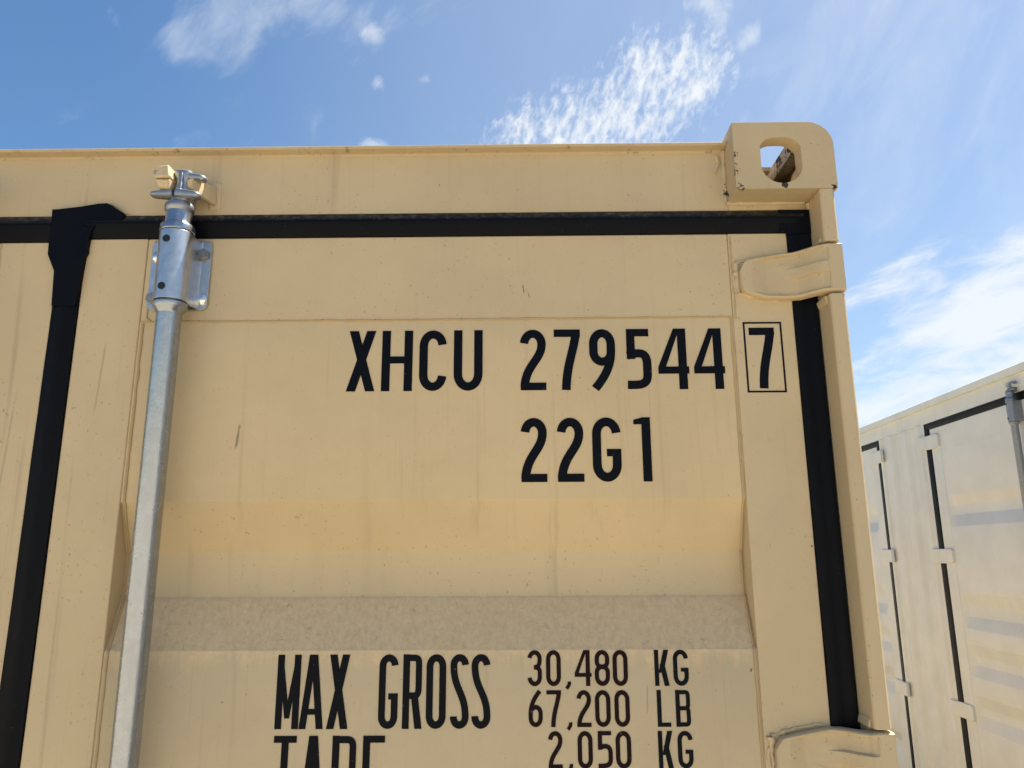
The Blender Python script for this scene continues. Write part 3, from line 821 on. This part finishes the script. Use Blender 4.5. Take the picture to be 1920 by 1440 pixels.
# right leaf, with its seal, hinges, weld seams and lettering
YD = .050
RX0, RX1, RP0, RP1 = -1.229, -.0702, -1.1265, -.1672
door, prof = door_leaf(tan, RX0, RX1, RP0, RP1, 2.4185, 2.2745, .150, YD, m_tan_door, BANDS, .036)
LX0, LX1 = -2.3678, -1.271
ldoor, lprof = door_leaf(tan, LX0, LX1, LX0+.097, LX1-.1025, 2.4135, 2.2695, .150, YD, m_tan_door, BANDS, .036)
def seams(parent, a, c, prof, zt, ztp, z2):
    b = bmn()
    def jl(x_, pr, r):
        pts = []
        for i in range(len(pr)-1):
            n = max(2, int(abs(pr[i][0]-pr[i+1][0])/.012)+1)
            for k in range(n): 
                f = k/n; pts.append((x_+.0009*mnoise.noise((0,0,40*(pr[i][0]+(pr[i+1][0]-pr[i][0])*f))), pr[i][1]+(pr[i+1][1]-pr[i][1])*f, pr[i][0]+(pr[i+1][0]-pr[i][0])*f))
        tube(b, pts, r, 8, .14)
    def wob(p, q, n): return [v+Vector((.0010*mnoise.noise(v*45), 0, .0010*mnoise.noise(v*45+Vector((9,1,3))))) for v in line(p, q, n)]
    jl(a+.0052, prof, .0024); jl(c-.0035, prof, .0024)
    tube(b, wob((a+.012,YD+.0010,zt-.004),(a+.010,YD+.0010,ztp+.006),30), .0017, 8, .2)
    tube(b, wob((a+.010,YD+.0010,ztp+.006),(a+.018,YD+.0010,ztp),6), .0017, 8, .2)
    tube(b, wob((c+.0035,YD+.0010,zt-.004),(c+.0035,YD+.0010,ztp-.003),30), .0019, 8, .2)
    tube(b, wob((a,YD+.0016,ztp-.0005),(c,YD+.0016,ztp+.0005),110), .0017, 8, .2)
    return obj('weld_bead', b, m_seam, parent)
seams(door, RP0, RP1, prof, 2.4185, 2.2745, 0)
seams(ldoor, LX0+.097, LX1-.1025, lprof, 2.4135, 2.2695, 0)

# seals: run round the leaf; cross-section bulges out between leaf and frame
def seal_strip(b, path_in, path_out, prof):
    """two parallel polylines (x,z) and a section [(f, y)] from inner to outer edge"""
    rows = []
    for (xi, zi), (xo, zo) in zip(path_in, path_out):
        rows.append([(xi+(xo-xi)*f, y, zi+(zo-zi)*f) for f, y in prof])
    quad_grid(b, rows)
TOPSEC = [(0,.0535),(.02,.0490),(.12,.0462),(.38,.0450),(.56,.0415),(.66,.0418),(.86,.0468),(.97,.0500),(1,.0560)]
SIDESEC = [(0,.0535),(.04,.0475),(.30,.0465),(.42,.0474),(.62,.0470),(.70,.0458),(.92,.0452),(1,.0520)]
b = bmn()
ins = [(-1.2255,2.4178)]+[(-1.2255+(1.2255-.0712)*i/40, 2.4178+.0006*mnoise.noise((i*.9,0,0))) for i in range(1,41)]
outs = [(-1.2255,2.4612)]+[(-1.2255+(1.2255-.0300)*i/40, 2.4612-.0022*i/40) for i in range(1,41)]
seal_strip(b, ins, outs, TOPSEC)
insv = [(-.0712,2.4178)]+[(-.0712+.0012*mnoise.noise((0,0,i*.7)), 2.4178-(2.4178-.150)*i/60) for i in range(1,61)]
outv = [(-.0300,2.4590)]+[(-.0285, 2.4590-(2.4590-.125)*i/60) for i in range(1,61)]
seal_strip(b, insv, outv, SIDESEC)
seal_strip(b, [(-.0712,.150),(-1.2255,.150)], [(-.0285,.125),(-1.2255,.125)], TOPSEC)
# corner plate at the top right of the seal
prism(b, [(-.0712,2.4150),(-.0310,2.4150),(-.0310,2.4575),(-.082,2.4575),(-.082,2.4190),(-.0712,2.4190)], .0448, .0540, 'y')
for r_ in (.0050, .0036):
    tube(b, [(-.0535+r_*math.cos(2*math.pi*k/20), .0447, 2.4400+r_*math.sin(2*math.pi*k/20)) for k in range(21)], .0005, 6)
# centre strip with the moulded T block at the top
CT = []
for i in range(61):
    z = 2.340-(2.340-.150)*i/60
    CT.append(z)
seal_strip(b, [(-1.2725+.0008*mnoise.noise((z*9,0,0)), z) for z in CT], [(-1.2285+.0008*mnoise.noise((z*9,5,0)), z) for z in CT],
           [(0,.0535),(.03,.0478),(.30,.0462),(.36,.0446),(.66,.0446),(.72,.0462),(.97,.0478),(1,.0535)])
T = [(-1.2690,2.3000),(-1.2725,2.3600),(-1.2865,2.3890),(-1.2880,2.4135),(-1.2885,2.4560),(-1.2895,2.4690),(-1.278,2.4694),(-1.240,2.4740),(-1.213,2.4788),(-1.1985,2.4795),(-1.1900,2.4750),(-1.1740,2.4640),(-1.1690,2.4612),(-1.1690,2.4520),(-1.1740,2.4445),(-1.2120,2.4415),(-1.2185,2.4320),(-1.2218,2.4160),(-1.2230,2.4000),(-1.2222,2.3930),(-1.2255,2.3850),(-1.2275,2.3500),(-1.2315,2.3000)]
prism(b, T, .0420, .0545, 'y')
for r_ in (.0050, .0036):
    tube(b, [(-1.2280+r_*math.cos(2*math.pi*k/20), .0419, 2.4370+r_*math.sin(2*math.pi*k/20)) for k in range(21)], .0005, 6)
seal = obj('door_seal', b, m_rubber, door, bevel=.0018, smooth=40)
# paint lip trimmed round the T block on the header
b = bmn()
tube(b, [(-1.290,.0515,2.4712),(-1.278,.0510,2.4716),(-1.240,.0510,2.4762),(-1.213,.0510,2.4812),(-1.197,.0510,2.4820),(-1.1885,.0510,2.4776),(-1.171,.0515,2.4648),(-1.150,.0525,2.4622)], .0014, 6, .3)
obj('weld_bead', b, m_tan_frame, tan)
# left leaf's seal
b = bmn()
n = 40
seal_strip(b, [(LX0+(-1.2885-LX0)*i/n, 2.4128) for i in range(n+1)], [(LX0-.042+(-1.2885-LX0+.042)*i/n, 2.4612) for i in range(n+1)], TOPSEC)
seal_strip(b, [(LX0, 2.4128),(LX0,.150)], [(LX0-.042, 2.4612),(LX0-.042,.125)], SIDESEC)
obj('door_seal', b, m_rubber, ldoor, smooth=40)

# hinges
for hz in HZ:
    o = obj('hinge', hinge_bm(-.1545, -.0040, hz, .0385, YD), m_tan_frame, door, smooth=40)
    o = obj('hinge', hinge_bm(-.1545, -.0040, hz, .0385, YD), m_tan_frame, ldoor, smooth=40)
    for v in o.data.vertices: v.co.x = XL-v.co.x
    o.data.flip_normals()
    b = bmn()
    edge = []
    for sg in (1,-1):
        pts = [(-.157+.075*f, .0495, hz+sg*(.0255+.0150*min(1,f*1.2)**.8)) for f in [i/18 for i in range(19)]]
        tube(b, pts, [.0035*(1-.5*i/18) for i in range(19)], 8, .5)
    tube(b, line((-.1578,.0495,hz+.0255),(-.1565,.0495,hz-.0265),10), .0042, 8, .5)
    tube(b, [(-.160,.0500,hz+.010),(-.163,.0500,hz),(-.1615,.05,hz-.012),(-.160,.0500,hz-.026)], .0022, 8, .5)
    obj('weld_bead', b, m_tan_door, door)
    b = bmn()
    tube(b, [(-.0262,-.0002,hz+.0330),(-.0268,.0000,hz+.010),(-.0258,-.0001,hz-.012),(-.0266,.0000,hz-.0340)], .0011, 6, .5)
    obj('weld_bead', b, m_tan_frame, door)

# lettering, one mesh for each word
def word(z, h, s, *chars): lettering(door, [(z, h, s, chars)], YD+.0014, m_ink_red_sheen if h < .06 and len(chars) > 2 else None)
word(2.1565, .0995, .0134, ('X',-.7868,-.7404),('H',-.7312,-.682),('C',-.6712,-.6277),('U',-.6161,-.5702))
word(2.1565, .0995, .0134, ('2',-.5105,-.4691),('7',-.456,-.4142),('9',-.3999,-.3586),('5',-.3427,-.3018),('4',-.2911,-.2424),('4',-.2345,-.1858))
I = Ink(YD-.0006)
glyph(I, '7', -.1446, 2.1565, .0403, .0995, .0134)
x0, x1, z0, z1, tk = -.1532, -.0918, 2.1500, 2.2655, .0028
I.stroke([(x0+tk/2,z0+tk/2),(x1-tk/2,z0+tk/2),(x1-tk/2,z1-tk/2),(x0+tk/2,z1-tk/2)], tk, True)
obj('lettering', I.b, m_ink, door, smooth=0)
word(2.0120, .1000, .0136, ('2',-.5103,-.4696),('2',-.4541,-.4127),('G',-.3991,-.3547),('1',-.3342,-.3083))
word(1.6600, .1015, .0098, ('M',-.868,-.8338),('A',-.8331,-.7981),('X',-.7934,-.7616))
word(1.6600, .1015, .0098, ('G',-.7189,-.691),('R',-.6841,-.6562),('O',-.65,-.6213),('S',-.6151,-.5881),('S',-.5842,-.5567))
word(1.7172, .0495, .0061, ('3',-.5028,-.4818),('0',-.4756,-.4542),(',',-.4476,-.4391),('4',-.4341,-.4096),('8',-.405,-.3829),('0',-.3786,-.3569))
word(1.7172, .0495, .0061, ('K',-.3178,-.2969),('G',-.2907,-.2687))
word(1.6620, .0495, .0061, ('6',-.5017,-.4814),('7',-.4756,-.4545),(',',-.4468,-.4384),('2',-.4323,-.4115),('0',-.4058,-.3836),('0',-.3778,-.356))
word(1.6620, .0495, .0061, ('L',-.3165,-.2974),('B',-.2898,-.2687))
word(1.5510, .1000, .0102, ('T',-.8673,-.8345),('A',-.8268,-.794),('R',-.7829,-.7482),('E',-.739,-.7077))
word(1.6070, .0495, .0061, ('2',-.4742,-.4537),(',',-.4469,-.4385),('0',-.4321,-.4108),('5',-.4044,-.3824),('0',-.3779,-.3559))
word(1.6070, .0495, .0061, ('K',-.3173,-.2965),('G',-.2897,-.2681))

locking_bar(tan, -1.0607)
locking_bar(tan, -1.4393, -1)

# ================================================================ white container (behind, on the right)
# own coordinates: x = -s (right is nearer), y = depth into it, door side at y = 0
ux, uy = .0377, 1.0
ang = math.atan2(-uy, -ux)
white = empty('shipping_container', (2.18, 2.81, 0), ang,
              'white shipping container with ribbed side doors standing behind the right edge of the tan one', 'shipping container')
WH = 2.900; WXL, WXR, WD = -7.60, 4.60, 2.438
castings(white, WXL, WXR, 0, WD, WH, m_white)
b = bmn(); prism(b, [(0,WH-.046),(0,WH-.003),(.006,WH),(.09,WH),(.09,WH-.046)], WXL+.163, WXR-.163, 'x')
obj('top_rail', b, m_white, white, bevel=.003)
b = bmn(); box(b, WXL+.163, WXR-.163, WD-.06, WD-.004, WH-.06, WH-.004); obj('top_rail', b, m_white, white, bevel=.003)
b = bmn(); box(b, WXL+.17, WXR-.17, .022, .085, 2.7560, WH-.0462); obj('header', b, m_white, white)
b = bmn(); box(b, WXL+.06, WXR-.06, .0905, WD-.061, WH-.03, WH-.018); obj('roof', b, m_white, white)
b = bmn(); box(b, WXL+.163, WXR-.163, .010, .12, .012, .15); obj('door_sill', b, m_white, white, bevel=.003)
b = bmn(); box(b, WXL+.163, WXR-.163, WD-.12, WD-.010, .012, .15); obj('bottom_rail', b, m_white, white, bevel=.003)
b = bmn(); rows = [[(WXL+.12+u, WD-.012-d_, .15), (WXL+.12+u, WD-.012-d_, WH-.06)] for u, d_ in corr(WXR-WXL-.24)]
quad_grid(b, rows); obj('side_wall', b, m_white, white, smooth=0)
for xx in (WXL+.012, WXR-.042):
    b = bmn(); box(b, xx, xx+.03, .12, WD-.13, .15, WH-.03); obj('end_wall', b, m_white, white)
for xx in (WXL+.004, WXR-.104):
    for yy in (.012, WD-.112):
        b = bmn(); box(b, xx, xx+.1, yy, yy+.1, .118, WH-.118); obj('corner_post', b, m_white, white, bevel=.004)
CENT = [.02, -3.15, -6.30, 3.19]
WB = [(2.258,2.195,2.135,2.065),(1.655,1.585,1.515,1.446),(1.351,1.285,1.230,1.164),(1.057,.99,.94,.87),(.60,.54,.48,.41)]
WHZ = [2.625, 1.880, .942, .235]
HALF = 1.165
edges = sorted(CENT)
# pillars between the pairs of doors: softly ribbed sheet
gaps = [(WXL+.105, edges[0]-HALF-.060)]+[(edges[i]+HALF+.060, edges[i+1]-HALF-.060) for i in range(3)]+[(edges[3]+HALF+.060, WXR-.105)]
for a, c in gaps:
    b = bmn(); rows = []
    L = c-a
    for i in range(61):
        u = i/60
        k = math.sin(u*math.pi*2*max(1, round(L/.27)))
        dpt = .024+.010*max(-1, min(1, k*1.8))*(1 if .06 < u < .94 else 0)
        rows.append([(a+L*u, dpt, .1505), (a+L*u, dpt, 2.7555)])
    quad_grid(b, rows); obj('ribbed_pillar', b, m_white, white, smooth=60)
far_hinge = None
for ci, c in enumerate(CENT):
    for sgn in (-1, 1):
        x0, x1 = (c-HALF, c-.008) if sgn < 0 else (c+.008, c+HALF)
        mem_out = (x0+.115, x1-.085) if sgn < 0 else (x0+.085, x1-.115)
        dr, pf = door_leaf(white, x0, x1, mem_out[0], mem_out[1], 2.712, 2.565, .17, .030, m_white_door, WB, .019, .055)
        b = bmn()
        xo = c+sgn*(HALF+.055); xi = c+sgn*(HALF-.001)
        seal_strip(b, [(c+sgn*.008, 2.7112), (xi, 2.7112)], [(c+sgn*.0, 2.7555), (xo, 2.7555)], [(0,.0335),(.05,.027),(.5,.020),(.9,.021),(1,.03)])
        seal_strip(b, [(xi, 2.7112), (xi, .17)], [(xo, 2.7555), (xo, .15)], [(0,.0335),(.06,.027),(.5,.022),(.94,.022),(1,.04)])
        obj('door_seal', b, m_rubber, dr, smooth=40)
        for hz in WHZ:
            hb = hinge_bm(0, .235, 0, .046, .030, False)
            o = obj('hinge', hb, m_white, dr, smooth=40)
            xh = c+sgn*(HALF-.115)
            for v in o.data.vertices:
                v.co.x = xh+sgn*v.co.x; v.co.z += hz
            if sgn < 0: o.data.flip_normals()
        locking_bar(white, c+sgn*.172, -sgn, Htop=2.893, yc=-.010, mats=(m_galv_far, m_zinc, m_steel, m_white), detail=True)
